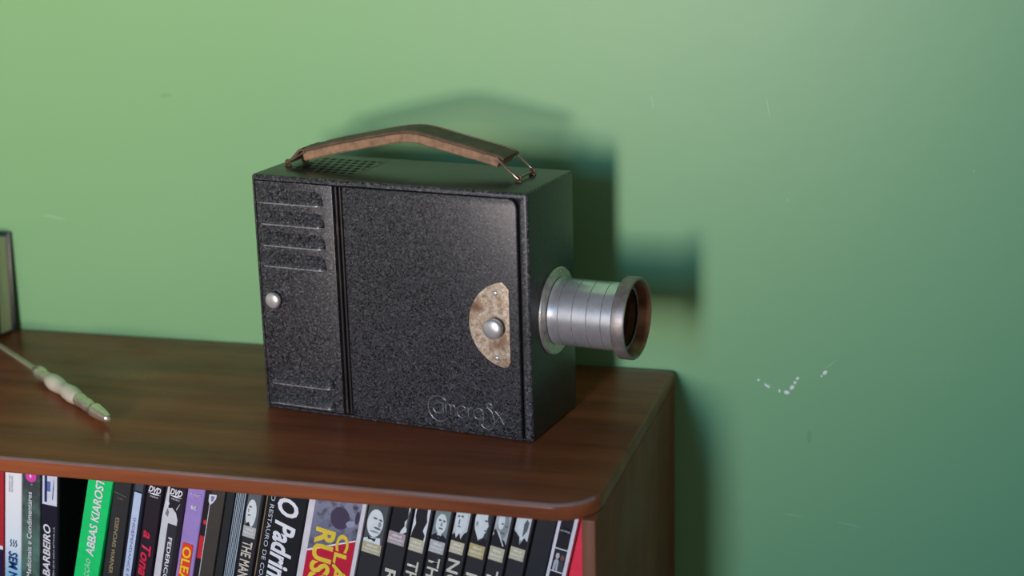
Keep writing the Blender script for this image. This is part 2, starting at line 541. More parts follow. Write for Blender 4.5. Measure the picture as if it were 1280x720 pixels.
def louver(x0, x1, z0, hgt, p=0.0051):
    """pressed vent: flush at its top, standing proud with a bright rim at its bottom"""
    bm = bmesh.new()
    us = [-1 + 2 * (0.5 - 0.5 * math.cos(math.pi * i / 44)) for i in range(45)]
    vs_ = [0, .10, .16, .28, .40, .55, .70, .85, 1.0]
    grid = []
    for u in us:
        e = max(0.0, 1 - abs(u) ** 14) ** 0.5
        row = []
        for v in vs_:
            hh = hgt * (0.10 + 0.90 * e)
            q = 1.0 if v < .12 else max(0.0, 1 - ((v - .10) / .90) ** 1.25)
            row.append(bm.verts.new((x0 + (x1 - x0) * (u + 1) / 2, -0.0001 - p * e * q, z0 + hh * v)))
        grid.append(row)
    for A, B in zip(grid, grid[1:]):
        for j in range(len(vs_) - 1):
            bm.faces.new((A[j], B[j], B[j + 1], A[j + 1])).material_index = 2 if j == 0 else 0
    low = [g[0] for g in grid]
    l2 = [bm.verts.new((v.co.x, min(v.co.y + 0.0008, -0.00005), v.co.z + 0.0001)) for v in low]
    l3 = [bm.verts.new((v.co.x, -0.00004, v.co.z + 0.0002)) for v in low]
    for k in range(len(low) - 1):
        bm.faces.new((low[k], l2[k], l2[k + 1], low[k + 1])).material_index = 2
        bm.faces.new((l2[k], l3[k], l3[k + 1], l2[k + 1])).material_index = 1
    return pp('louver', bm, [M['paint'], M['black'], M['rim']], parent=vp)


for x0, x1, z0 in ((-.2088, -.1566, .1562), (-.2078, -.1563, .1406), (-.2074, -.1563, .1250), (-.2076, -.1566, .1097), (-.2072, -.1552, .0214), (-.2076, -.1556, .0062)):
    louver(x0, x1, z0, 0.0100 if z0 > .03 else 0.0092)


def button(name, x, z, y, r, stem, parent, mat, dome=0.35):
    bm = bmesh.new()
    prof = [(r * .82, 0), (r * .82, stem * .45), (r * .97, stem * .55), (r, stem * .68), (r * .96, stem * .84)]
    for k in range(1, 9):
        a = k / 8 * math.pi / 2
        prof.append((r * .96 * math.cos(a) if k < 8 else 0, stem * .84 + r * dome * math.sin(a)))
    lathe(bm, prof, (x, y, z), (0, -1, 0), 40, mis=[1, 1] + [0] * 20)
    return pp(name, bm, [mat, M['ring']], parent=parent)


button('panel_knob', -.2008, .0846, .0006, .0060, .0062, vp, M['nickel'])

# hinge: two thin ribs running down the groove between panel and door
for x in (-.1466, -.1432):
    bm = bmesh.new(); tube(bm, [(x, .0012, .0040), (x, .0012, H - .0052)], .00125, 12)
    pp('hinge_rib', bm, M['hinge'])

# door
x0, x1, z0, z1, rr = -.1408, -.0080, .0030, .1714, .0060
pts = [(x0, z0), (x1, z0)]
for k in range(9):
    a = R(90 * k / 8); pts.append((x1 - rr + rr * math.cos(a), z1 - rr + rr * math.sin(a)))
pts.append((x0, z1))
bm = bmesh.new(); prism(bm, pts, -0.0012, 0.0036, bev=0.0008, seg=3)
door = pp('door', bm, M['paint_door'])
DY = -0.0012

# half-round latch plate with knob and two rivets
pts = [(-.0146, .0578), (-.0146, .1092), (-.0195, .1140)]
cxp, czp, rp = -.0140, .0836, .0309
a0 = math.atan2(.1140 - czp, -.0195 - cxp); a1 = math.atan2(.0531 - czp, -.0192 - cxp) + 2 * math.pi
for k in range(1, 28):
    a = a0 + (a1 - a0) * k / 28
    pts.append((cxp + rp * math.cos(a), czp + rp * math.sin(a)))
pts += [(-.0192, .0531), (-.0165, .0540)]
bm = bmesh.new(); prism(bm, pts, DY - 0.0012, DY + 0.0002, bev=0.0003, seg=2)
plate = pp('latch_plate', bm, M['rust'], parent=door)
button('latch_knob', -.0245, .0822, DY - 0.0010, .0073, .0082, door, M['nickel'], .32)
for x, z in ((-.0243, .1060), (-.0245, .0600)):
    bm = bmesh.new()
    lathe(bm, [(.0020, 0), (.0020, .0005), (.0016, .0011), (.0009, .0015), (0, .0016)], (x, DY - .0011, z), (0, -1, 0), 20)
    pp('rivet', bm, M['nickel'], parent=door)

# raised lettering
S = [[(-65.6, 23.8), (-68.6, 25.9), (-72.4, 26.4), (-76.6, 24.9), (-79.1, 21.6), (-79.5, 17.6), (-78.7, 13.5), (-76.0, 9.9), (-71.9, 7.9), (-68.0, 8.4), (-64.4, 10.7)],
     [(-68.1, 21.5), (-71.9, 21.7), (-75.0, 19.8), (-76.0, 17.6), (-75.2, 15.6), (-73.8, 14.2), (-71.0, 13.8), (-68.9, 15.4), (-68.1, 18.0)],
     [(-68.1, 21.5), (-67.6, 14.2)],
     [(-65.9, 21.4), (-65.7, 13.6)], [(-65.8, 19.4), (-64.2, 21.3), (-62.6, 20.9), (-62.1, 18.6), (-62.0, 13.6)], [(-62.1, 18.8), (-60.6, 21.2), (-59.0, 20.4), (-58.6, 18.0), (-58.5, 13.4)],
     [(-55.4, 16.4), (-51.8, 18.5), (-50.8, 20.0), (-53.3, 21.3), (-56.5, 19.5), (-57.2, 16.7), (-55.8, 13.6), (-52.7, 12.8), (-49.8, 14.4)],
     [(-48.6, 21.0), (-48.2, 13.0)], [(-48.4, 18.6), (-46.8, 20.6), (-44.6, 20.6)],
     [(-37.4, 19.4), (-39.8, 21.0), (-43.0, 19.7), (-44.3, 17.4), (-43.2, 14.3), (-41.0, 13.1), (-38.5, 13.4), (-37.2, 15.6)], [(-37.0, 20.8), (-36.8, 13.0)],
     [(-30.2, 24.6), (-31.8, 25.6), (-33.6, 24.9), (-33.4, 22.6), (-31.2, 20.6), (-29.6, 18.8)], [(-34.6, 21.8), (-29.2, 22.9)],
     [(-38.7, 9.5), (-36.5, 7.3), (-32.8, 6.3), (-29.7, 8.5), (-28.2, 12.0), (-29.2, 16.4), (-29.6, 18.8)],
     [(-27.7, 20.4), (-24.4, 16.9), (-22.7, 13.9), (-21.2, 11.4)], [(-21.6, 20.3), (-24.4, 17.5), (-27.4, 12.6)]]
bm = bmesh.new()
for st in S:
    tube(bm, smooth_path([(x * MM, DY - 0.00005, z * MM) for x, z in st], 5), 0.00050, 8)
lt = pp('raised_lettering', bm, M['emboss'], parent=door)

# stamped ventilation grille in the top
bm = bmesh.new()
gx0, gy0 = -.196, .0155
cells = {}
ni, nj = 25, 19
s = .0022
for i in range(ni + 1):
    for j in range(nj + 1):
        cells[i, j] = bm.verts.new((gx0 + s * i, gy0 + s * j * 1.25, H + .00015))
hole = lambda i, j: (i + j // 3) % 3 != 0 and j % 3 != 0 and 0 < i < ni - 1 and 0 < j < nj - 1
for i in range(ni):
    for j in range(nj):
        f = bm.faces.new((cells[i, j], cells[i + 1, j], cells[i + 1, j + 1], cells[i, j + 1]))
        f.material_index = 1 if hole(i, j) else 0
bm.normal_update()
hf = [f for f in bm.faces if f.material_index == 1]
bmesh.ops.delete(bm, geom=hf, context='FACES')
box(bm, gx0, gx0 + s * ni, gy0, gy0 + s * 1.25 * nj, H - .0004, H + .00005, mi=1)
pp('vent_grille', bm, [M['paint_top'], M['black']], smooth=False)

# leather handle
HY0, HY1 = .0310, .0570
top_c = [(-191, 189.0), (-178.4, 192.2), (-165, 195.6), (-149.5, 199.0), (-131, 203.0), (-114, 206.2), (-104, 207.2), (-94, 206.5), (-75.4, 202.6), (-55.1, 198.3), (-36.8, 194.3), (-30.5, 191.6)]
TC = smooth_path([(x * MM, 0, z * MM) for x, z in top_c], 5)
hd = empty('handle', poff, (0, 0, 0), pj)


def strap(name, up_off, thick, y0, y1, mat, i0=0, i1=None, parent=None, crown=0.0):
    bm = bmesh.new()
    P = TC[i0:i1]
    rings = []
    for i, p in enumerate(P):
        d = (P[min(i + 1, len(P) - 1)] - P[max(i - 1, 0)]).normalized()
        n = Vector((-d.z, 0, d.x))
        ring = []
        e = .0009
        sec = [(y0, -thick + e), (y0, -e), (y0 + e, 0), ((y0 + y1) / 2, crown), (y1 - e, 0), (y1, -e), (y1, -thick + e), (y1 - e, -thick), (y0 + e, -thick)]
        for yy, hh in sec:
            q = p + n * (up_off + hh)
            ring.append(bm.verts.new((q.x, yy, q.z)))
        rings.append(ring)
    k = len(rings[0])
    for A, B in zip(rings, rings[1:]):
        for j in range(k):
            bm.faces.new((A[j], B[j], B[(j + 1) % k], A[(j + 1) % k]))
    bm.faces.new(rings[0]); bm.faces.new(rings[-1][::-1])
    return obj(name, bm, mat, parent or hd, smooth=True)


strap('padded_core', -.0020, .0068, HY0 + .0004, HY1 - .0004, M['leather_tan'], 0, len(TC) - 2)
cov = strap('leather_cover', 0, .0024, HY0, HY1, M['leather'], crown=.0010)
bm = bmesh.new()
for yy in (HY1 - .0045,):
    L = 0.0
    for i in range(4, len(TC) - 3):
        for a, b in ((0.05, 0.38), (0.55, 0.88)):
            d = TC[i + 1] - TC[i]; n = Vector((-d.z, 0, d.x)).normalized() * .0004
            p, q = TC[i] + d * a + n, TC[i] + d * b + n
            tube(bm, [(p.x, yy, p.z), (q.x, yy, q.z)], .0006, 6)
obj('stitching', bm, M['thread'], cov)
for x_top, z_top, x_bot in ((-.1885, .1868, -.2035), (-.0355, .1915, -.0205)):
    zb = .1785
    bm = bmesh.new()
    ya, yb = .0300, .0580
    loop = [(x_top, ya, z_top), (x_bot, ya, zb), (x_bot, yb, zb), (x_top, yb, z_top), (x_top, ya, z_top)]
    pts = []
    for a, b in zip(loop, loop[1:]):
        for k in range(6):
            pts.append(Vector(a).lerp(Vector(b), k / 6))
    pts.append(Vector(loop[0]))
    tube(bm, pts, .00095, 10)
    obj('wire_ring', bm, M['wire'], hd, smooth=True)
    for yy in (ya + .0022, yb - .0022):
        bm = bmesh.new()
        ep = [(x_bot, yy, H - .0003), (x_bot + .0016, yy, H + .0012)]
        ring = [(x_bot + .0016 * math.cos(R(a)), yy, zb + .0002 + .0016 * math.sin(R(a)) - .0002) for a in range(-60, 241, 20)]
        tube(bm, ring, .0008, 8)
        box(bm, x_bot - .0024, x_bot + .0024, yy - .0012, yy + .0012, H - .0003, H + .0010, bev=.0003)
        pp_o = obj('eyelet', bm, M['eyelet'], hd, smooth=True)
# curled leather tab that ties the strap to the left ring
bm = bmesh.new()
path = smooth_path([(-.1905, 0, .1890), (-.1935, 0, .1876), (-.1970, 0, .1842), (-.2015, 0, .1800)], 5)
for yy0, yy1 in ((HY0 + .001, HY1 - .001),):
    rows = []
    for i, p in enumerate(path):
        w = .0 + .006 * (i / len(path))
        d = (path[min(i + 1, len(path) - 1)] - path[max(i - 1, 0)]).normalized(); n = Vector((-d.z, 0, d.x)) * .0009
        rows.append([bm.verts.new((q.x, y, q.z)) for q, y in ((p + n, yy0), (p + n, yy1), (p - n, yy1), (p - n, yy0))])
    for A, B in zip(rows, rows[1:]):
        for j in range(4):
            bm.faces.new((A[j], B[j], B[(j + 1) % 4], A[(j + 1) % 4]))
    bm.faces.new(rows[0]); bm.faces.new(rows[-1][::-1])
obj('leather_tab', bm, M['leather'], hd, smooth=True)

# lens
LY, LZ = .0440, .0832
lens = empty('lens', poff + Vector((0, LY, LZ)), (0, 0, 0), pj)


def lens_part(name, prof, mats, mis=None, n=72):
    bm = bmesh.new(); lathe(bm, prof, (0, 0, 0), (1, 0, 0), n, mis=mis)
    return obj(name, bm, mats, lens, smooth=True)


fl = lens_part('flange', [(.0200, -.0002), (.0302, -.0002), (.0309, .0004), (.0309, .0016), (.0303, .0022), (.0248, .0026), (.0200, .0026)], M['alu_dull'])
for dg in (78, 198, 318):
    bm = bmesh.new()
    a = R(dg); yy, zz = .0277 * math.cos(a), .0277 * math.sin(a)
    lathe(bm, [(.0014, 0), (.0014, .0004), (.0009, .0007), (0, .0007)], (.0022, yy, zz), (1, 0, 0), 16)
    obj('screw', bm, M['ring'], fl)
prof = [(.0200, .0020)]
mis = []
rb = .0236
xs = [.0030, .0108, .0212, .0317, .0422, .0530]
for i in range(5):
    a, b = xs[i], xs[i + 1]
    prof += [(rb - .0003, a + .00005), (rb, a + .0003), (rb, b - .0003), (rb - .0003, b - .00005)]
    mis += [1, 1, 0, 1]
prof += [(.0205, .0530), (.0205, .0060), (.0, .0060)]
mis += [1, 2, 2, 2]
lens_part('barrel', prof, [M['alu'], M['groove'], M['black']], mis)
lens_part('front_ring', [(.0202, .0512), (.0280, .0512), (.0287, .0520), (.0287, .0596), (.0282, .0606), (.0268, .0606), (.0258, .0598), (.0230, .0520), (.0202, .0465), (.0202, .0512)],
          [M['ring'], M['ring_in']], [0, 0, 0, 0, 0, 1, 1, 1, 1])
lens_part('front_glass', [(0, .0495), (.006, .0492), (.012, .0483), (.017, .0472), (.0201, .0462), (.0201, .0425), (0, .0425)], M['glass'])

# ------------------------------------------------------------------ pearl-handled rod
tip = Vector((-.3718, -.2110, 0)); tail = Vector((-.5522, -.0668, 0))
dirn = (tail - tip).normalized()
RZ = .0067
rod = empty('pearl_handled_rod', tip + Vector((0, 0, 0)), (0, 0, math.atan2(dirn.y, dirn.x)))
tag(rod, 'slim brass rod with turned mother-of-pearl grip lying on the bookcase top', 'letter opener')


def rod_part(name, prof, mat, n=32):
    bm = bmesh.new(); lathe(bm, [(r * 1.22 * MM, d * MM) for r, d in prof], (0, 0, RZ), (1, 0, 0), n)
    return obj(name, bm, mat, rod, smooth=True)


rod_part('tip', [(0, 0), (.9, .2), (1.2, 1.0), (1.0, 2.2), (2.1, 3.2), (3.0, 8), (3.9, 16), (4.1, 22), (4.4, 24), (4.4, 27), (3.4, 29), (3.2, 34), (3.9, 38), (4.0, 43), (3.7, 47), (4.2, 52), (4.3, 56), (3.7, 59), (0, 59)], M['brass'])
rod_part('pearl_grip', [(0, 58), (3.9, 58), (4.7, 63), (5.2, 69), (5.1, 76), (4.6, 82), (4.3, 87), (4.5, 92), (5.1, 99), (5.4, 106), (4.9, 112), (3.8, 117), (0, 117)], M['pearl'])
rod_part('collar', [(0, 116), (3.3, 116), (3.2, 120), (3.7, 122), (3.3, 125), (3.9, 130), (4.3, 136), (3.9, 141), (2.6, 145), (2.3, 148), (0, 148)], M['brass'])
rod_part('shaft', [(0, 147), (1.8, 147), (1.7, 200), (1.6, 320), (1.2, 324), (0, 325)], M['brass'])

# ------------------------------------------------------------------ notebook leaning on the wall
nb = empty('notebook', (-.5705, -.0105, 0.0), (R(-5.5), 0, R(3)))
tag(nb, 'small black hardback notebook with cream pages leaning on the wall at the left edge', 'book')
bm = bmesh.new(); box(bm, -.100, 0, -.0030, 0, 0, .0865, bev=.0008)
obj('back_cover', bm, M['cover_black'], nb, smooth=True)
bm = bmesh.new(); box(bm, -.100, -.0025, -.0250, -.0030, .0022, .0830, bev=.0003)
obj('page_block', bm, M['pages'], nb)
bm = bmesh.new(); box(bm, -.100, 0, -.0280, -.0250, 0, .0865, bev=.0008)
obj('front_cover', bm, M['cover_black'], nb, smooth=True)

# ------------------------------------------------------------------ books and disc cases
YS = -.2380


def text_mesh(body, shear=0.0, bold=0.0):
    cu = bpy.data.curves.new('lettering', 'FONT'); cu.body = body; cu.size = 1.0
    cu.shear = shear; cu.offset = bold; cu.resolution_u = 3
    o = bpy.data.objects.new('lettering', cu); COL.objects.link(o)
    dg = bpy.context.evaluated_depsgraph_get(); dg.update()
    me = bpy.data.meshes.new_from_object(o.evaluated_get(dg))
    bpy.data.objects.remove(o); bpy.data.curves.remove(cu)
    return me


def lettering(book, name, body, mode, u, v, length, height, mat, shear=0.0, bold=0.0, y=-.0010, align='start'):
    """mode down/up/flat/flip; u,v: for down/up v is where the text starts and u its centre line; for flat/flip the middle"""
    me = text_mesh(body, shear, bold)
    xs = [w.co.x for w in me.vertices]; ys = [w.co.y for w in me.vertices]
    x0, x1, y0, y1 = min(xs), max(xs), min(ys), max(ys)
    for w in me.vertices:
        a = (w.co.x - x0) / (x1 - x0) * length; b = ((w.co.y - y0) / (y1 - y0) - .5) * height
        if mode == 'down':
            p = (u + b, v - a)
        elif mode == 'up':
            p = (u - b, v + a)
        elif mode == 'flat':
            p = (u + a - length / 2, v + b)
        else:
            p = (u - a + length / 2, v - b)
        w.co = (p[0] * MM, y, p[1] * MM)
    me.materials.clear(); me.materials.append(mat)
    me.name = name
    return link(bpy.data.objects.new(name, me), book)


def art(book, name, shapes, y=-.0007):
    """printed patches on the spine: list of (material, [(u,v),...]), later ones over earlier ones"""
    bm = bmesh.new(); mats = []
    for k, (m, pts) in enumerate(shapes):
        if m not in mats:
            mats.append(m)
        yy = y - k * .000012
        f = bm.faces.new([bm.verts.new((a * MM, yy, b * MM)) for a, b in pts])
        f.material_index = mats.index(m)
    me = bpy.data.meshes.new(name)
    bm.normal_update()
    for f in bm.faces:
        if f.normal.y > 0:
            f.normal_flip()
    bm.to_mesh(me); bm.free()
    for m in mats:
        me.materials.append(m)
    return link(bpy.data.objects.new(name, me), book)


def ell(cx, cz, rx, rz, rot=0, n=20, a0=0, a1=360):
    c, s_ = math.cos(R(rot)), math.sin(R(rot))
    out = []
    for k in range(n):
        a = R(a0 + (a1 - a0) * k / (n if a1 - a0 == 360 else n - 1))
        x, z = rx * math.cos(a), rz * math.sin(a)
        out.append((cx + x * c - z * s_, cz + x * s_ + z * c))
    return out


def rect(u0, u1, v0, v1):
    return [(u0, v0), (u1, v0), (u1, v1), (u0, v1)]


def book_root(name, xr, zr, lean, label, cat, group=None):
    """xr: x in mm of the right edge at height zr; the volume leans to the right on its bottom right corner"""
    xb = xr * MM - (zr * MM - SHELF_Z) * math.tan(R(lean))
    o = empty(name, (xb, YS, SHELF_Z), (0, R(lean), 0))
    tag(o, label, cat, group)
    return o


SHELL = simple('black_case_plastic', (0.012, 0.012, 0.014), 0.3, 0, 0.1, 80)
GREYSHELL = simple('grey_case_plastic', (0.06, 0.062, 0.066), 0.3, 0, 0.1, 80)


def dvd_case(xr, zr, lean, t, label, spine, side=None, h=184, cat='DVD case', group='film cases leaning on the upper shelf', shell=None, inset=0.9):
    b = book_root('dvd_case', xr, zr, lean, label, cat, group)
    bm = bmesh.new(); box(bm, -t * MM, 0, 0, .135, 0, h * MM, bev=.0012, seg=3)
    obj('case_shell', bm, shell or SHELL, b, smooth=True)
    bm = bmesh.new()
    x0, x1 = -t * MM - .00012, .00012
    z0, z1 = .003, (h - 3) * MM
    e = inset * MM
    # wrapped paper sleeve: spine face and both sides
    pr = [(x0, .128), (x0, .0016), (-t * MM + e, -.00035), (-e, -.00035), (x1, .0016), (x1, .128)]
    lo = [bm.verts.new((a, y, z0)) for a, y in pr]; hi = [bm.verts.new((a, y, z1)) for a, y in pr]
    for k in range(5):
        f = bm.faces.new((lo[k], lo[k + 1], hi[k + 1], hi[k])); f.material_index = 0 if k == 2 else 1
    obj('paper_sleeve', bm, [spine, side or spine], b)
    return b


def paperback(xr, zr, lean, t, label, spine, side=None, h=184, group='paperbacks at the left end of the upper shelf', name='paperback_book'):
    b = book_root(name, xr, zr, lean, label, 'book', group)
    bm = bmesh.new(); box(bm, (-t + .6) * MM, -.6 * MM, .0008, .128, .001, (h - 1) * MM)
    obj('page_block', bm, M['paper'], b)
    bm = bmesh.new()
    T, e = t * MM, .0011
    outer = [(-T, .130), (-T, e)] + [(-T + e - e * math.cos(R(a)), e - e * math.sin(R(a))) for a in (30, 60)] + [(-T + e, 0), (-e, 0)] + [(-e + e * math.sin(R(a)), e - e * math.cos(R(a))) for a in (30, 60)] + [(0, e), (0, .130)]
    inner = [(-.0005, .130), (-.0005, .0008), (-T + .0005, .0008), (-T + .0005, .130)]
    prism(bm, outer + inner, 0, h * MM, plane='xy')
    bm.normal_update()
    for f in bm.faces:
        f.material_index = 0 if f.calc_center_median().y < .001 and abs(f.normal.y) > .3 else 1
    obj('cover', bm, [spine, side or spine], b)
    return b


WH = ink(222, 224, 230)
# --- left group
b = paperback(-450.5, -70, 7, 14, 'red and navy paperback book cropped at the far left edge of the shelf', ink(170, 40, 50), ink(150, 35, 45))
art(b, 'spine_print', [(ink(30, 30, 70), rect(-13.8, -.15, 1, 111)), (WH, rect(-13.8, -.15, 111, 114))])

b = paperback(-436.0, -70, 7, 13.6, 'white and pale blue paperback spine with dark blue capitals, second from the left end',
              blend_print('pale_blue_cover', [(0.0, (0.10, 0.32, 0.52)), (0.35, (0.25, 0.52, 0.70)), (0.62, (0.70, 0.80, 0.88)), (1, (0.80, 0.83, 0.88))], 'Z', .06, .15))
DB = ink(22, 60, 120)
lettering(b, 'title_lettering', 'SEM NORTE', 'down', -6.2, 109.5, 43, 7.2, DB, .15, .02)
for k, (uu) in enumerate((-9.5, -6.6, -3.8)):
    pass
art(b, 'wave_emblem', [(DB, [(uu + dx, vv) for dx, vv in [(0, 113.6), (1.2, 115.6), (.2, 117.4), (1.0, 119.4), (1.6, 119.2), (.9, 117.4), (1.9, 115.6), (.8, 113.4)]]) for uu in (-9.0, -6.9, -4.8)])
for k, tx in enumerate(('VIAGENS DE', 'UM HOMEM')):
    lettering(b, 'small_lettering', tx, 'down', -7.2 + k * -2.0, 170, 13, 1.1, ink(90, 100, 120))

b = paperback(-420.9, -70, 7, 14.6, 'grey green paperback spine with white lettering and a pink circle at its top',
              blend_print('herb_cover', [(0.0, (0.03, 0.05, 0.05)), (0.45, (0.09, 0.17, 0.14)), (0.62, (0.05, 0.08, 0.08)), (1, (0.05, 0.052, 0.06))], 'Z', .075, .175, 2.6, 75, (0.14, 0.30, 0.22)))
art(b, 'publisher_emblem', [(ink(215, 70, 170), ell(-7.0, 170.5, 4.4, 4.4)), (WH, ell(-7.4, 170.8, .8, 1.2)), (ink(120, 150, 140), ell(-6.4, 164.4, .7, .7))])
lettering(b, 'title_lettering', 'Plantas Medicinais e Condimentares', 'up', -7.9, 72, 86.5, 3.8, WH, 0, .008)

b = dvd_case(-405.9, -70, 7, 14.2, 'navy black film case with white and blue block above slanting white title', ink(28, 26, 44), group='film cases leaning on the upper shelf', side=ink(22, 22, 34))
art(b, 'spine_print', [(ink(205, 212, 228), rect(-13.2, -1, 149.5, 181)), (ink(40, 46, 96), rect(-11.0, -8.9, 151.5, 181)), (ink(34, 40, 92), rect(-13.2, -12.6, 149.5, 181)),
                       (ink(90, 110, 170), rect(-8.9, -6.2, 160, 168)), (ink(58, 74, 130), [(-4.9, 154), (-4.2, 154), (-3.4, 164), (-3.6, 172), (-4.2, 164)])])
lettering(b, 'title_lettering', 'O BARBEIRO', 'up', -8.6, 83, 51, 5.8, WH, .25, .02)
lettering(b, 'subtitle_lettering', 'O HOMEM QUE NÃO ESTAVA LÁ', 'up', -2.9, 83, 50, 1.7, ink(200, 200, 205))

# --- leaning row
b = dvd_case(-368.2, -70, 14.4, 19.2, 'bright green film case with white director name, leaning beside the dark gap', ink(24, 205, 112), shell=simple('green_case', (0.03, 0.33, 0.12), .35, 0, .05), inset=.3)
lettering(b, 'collection_lettering', 'COLECÇÃO', 'up', -9.2, 83.5, 28.0, 5.2, ink(190, 235, 205), .12)
lettering(b, 'title_lettering', 'ABBAS KIAROSTAMI', 'up', -9.2, 114.0, 77, 6.6, WH, .15, .022)

b = dvd_case(-351.0, -65, 13, 13.9, 'charcoal film case with thin gold serif title, right of the bright green case', ink(48, 48, 50))
lettering(b, 'title_lettering', 'ESSENCIAIS WARNER', 'down', -7.4, 146.5, 45, 3.0, ink(176, 160, 120))
art(b, 'ornament', [(ink(120, 115, 100), [(-12.5, 166), (-3, 164.6), (-3, 164.2), (-12.5, 165.5)])])
lettering(b, 'small_lettering', 'DVD', 'flat', -7.2, 162, 4.5, 1.6, ink(120, 115, 100))

b = dvd_case(-339.8, -65, 13, 10.6, 'slim dark case with long pale blue label, left of the red-lettered black case', ink(34, 36, 56))
art(b, 'spine_print', [(ink(186, 202, 230), rect(-8.3, -2.6, 40, 168.2)), (ink(70, 76, 84), rect(-8.2, -2.0, 169.5, 180))])
lettering(b, 'title_lettering', 'INDEPENDANCE FILMES', 'down', -5.4, 148, 62, 2.0, ink(80, 90, 125))

DVDW = ink(232, 232, 240)


def dvd_logo(b, uc, v):
    lettering(b, 'disc_logo', 'DVD', 'flat', uc, v + 4.6, 9.4, 4.8, DVDW, .3, .03)
    art(b, 'disc_logo', [(DVDW, [(uc - 4.8, v + 1.2), (uc, v + 2.0), (uc + 4.8, v + 1.2), (uc, v + .5)])])
    lettering(b, 'disc_logo', 'VIDEO', 'flat', uc, v - .8, 6.4, 1.2, DVDW)


b = dvd_case(-326.4, -65, 13, 12.7, 'black film case with slanted crimson title below a white disc logo', ink(40, 32, 44))
dvd_logo(b, -6.2, 166.8)
lettering(b, 'title_lettering', 'a Tona Tiara', 'down', -6.6, 138.5, 66, 7.6, ink(205, 42, 72), .35, .03)

b = dvd_case(-308.9, -65, 13, 16.2, 'black and white film case with a standing pale figure and small white director name', ink(38, 36, 44), shell=simple('plum_case', (0.05, 0.02, 0.05), .3, 0, .05))
art(b, 'spine_print', [(ink(205, 208, 214), [(-15.2, 3), (-10.2, 3), (-10.2, 145.5), (-3.4, 145.5), (-3.4, 150), (-5.2, 155), (-8.5, 158), (-11.5, 157), (-12.6, 181), (-13.3, 181), (-15.2, 150)]),
                       (ink(52, 50, 58), [(-10.2, 145.5), (-3.0, 145.5), (-3.0, 3), (-10.2, 3)]), (ink(120, 122, 128), [(-13.2, 152), (-12, 157), (-10.4, 154), (-11, 150)]),
                       (ink(190, 192, 198), [(-5.5, 158), (-3.2, 163), (-3.0, 163), (-5.0, 157)]), (ink(215, 218, 224), ell(-12.3, 160.5, 1.2, 1.8))])
dvd_logo(b, -7.0, 166.0)
lettering(b, 'title_lettering', 'FEDERICO FELLINI', 'down', -6.7, 135, 62, 3.0, DVDW, 0, .015)

b = paperback(-294.9, -65, 13, 13.0, 'lilac book with yellow letters on an orange red block', ink(158, 134, 200), name='paperback_book', group='paperbacks leaning among the film cases')
art(b, 'spine_print', [(ink(226, 70, 40), rect(-10.6, -2.6, 60, 131.5))])
lettering(b, 'title_lettering', 'OLEANDRO', 'down', -6.6, 129, 62, 6.6, ink(245, 205, 60), 0, .02)
lettering(b, 'series_number', '38', 'flip', -6.3, 160.5, 4.4, 3.2, WH, 0, .02)
lettering(b, 'series_lettering', 'SÉRIE', 'flip', -6.4, 170.4, 8.4, 2.0, ink(205, 195, 225), 0, .01)

b = dvd_case(-278.8, -65, 13, 15.4, 'film case, black and red left half, charcoal right half, shield emblem at top', ink(66, 62, 58))
art(b, 'spine_print', [(ink(34, 30, 36), [(-14.4, 3), (-10.6, 3), (-10.6, 181), (-14.4, 181)]), (ink(196, 44, 56), rect(-14.4, -11.0, 119.5, 137.5)), (ink(200, 48, 58), ell(-12.2, 148.4, 1.3, 1.9)),
                       (ink(190, 190, 194), rect(-10.9, -10.3, 3, 163)),
                       (ink(215, 218, 230), [(-12.0, 170.5), (-6.4, 171.6), (-6.6, 168.5), (-8.6, 164.6), (-10.4, 162.6), (-11.8, 165)]), (ink(120, 125, 160), [(-10.6, 169.6), (-7.6, 170.2), (-8.4, 166.6), (-9.8, 165.2)])])

b = dvd_case(-271.9, -65, 13, 6.4, 'thin plain black film case beside the striped pale case', ink(40, 42, 46), inset=.5)

b = dvd_case(-263.0, -65, 13, 8.4, 'pale case with fine blue grey upright stripes, left of a portrait case', ink(52, 60, 74), shell=GREYSHELL, inset=.5)
art(b, 'spine_print', [(ink(150 + 18 * (k % 2), 168 + 14 * (k % 2), 186), rect(-7.7 + k * 1.25, -7.7 + k * 1.25 + (.5 + .1 * (k % 3)), 3, 181)) for k in range(6)])

HB = ink(44, 44, 50)
SKIN = ink(196, 206, 208); LIGHT = ink(214, 222, 224); SUIT = ink(30, 30, 38); SHADE = ink(92, 98, 104); MID = ink(140, 148, 152)


def portrait_case(xr, t, label, v_top, v_bot, band, shapes, title=None, bg=None, tcol=ink(208, 202, 186), tl=66, th=7.6, tgap=4.5):
    b = dvd_case(xr, -65, 13, t, label, HB, group='black film cases with portraits on their spines')
    w = t - 3.0           # printed picture is narrower than the spine
    L = -t + .8
    sh = [(bg or SHADE, rect(L, L + w, v_top, 181))]
    for m, fn in shapes:
        sh.append((m, [(L + a * w, v_top + z) for a, z in fn]))
    sh.append((band, rect(L, L + w, v_bot, v_top)))
    art(b, 'portrait_print', sh)
    hb = v_top - v_bot
    c = ink(238, 236, 226)
    lettering(b, 'series_lettering', 'Alfred', 'flat', L + w / 2, v_bot + hb * .74, w * .55, hb * .24, c, 0, .01)
    lettering(b, 'series_lettering', "Hitchcock's", 'flat', L + w / 2, v_bot + hb * .43, w * .84, hb * .24, c, 0, .01)
    lettering(b, 'series_lettering', 'COLLECTION', 'flat', L + w / 2, v_bot + hb * .15, w * .7, hb * .12, c)
    if title:
        lettering(b, 'title_lettering', title, 'down', L + w * .52, v_bot - tgap, tl, th, tcol, 0, .018)
    return b


TAN = ink(176, 172, 142); MAUVE = ink(168, 152, 160); GREYB = ink(176, 180, 182); OCHRE = ink(182, 168, 116); SAND = ink(190, 184, 156)


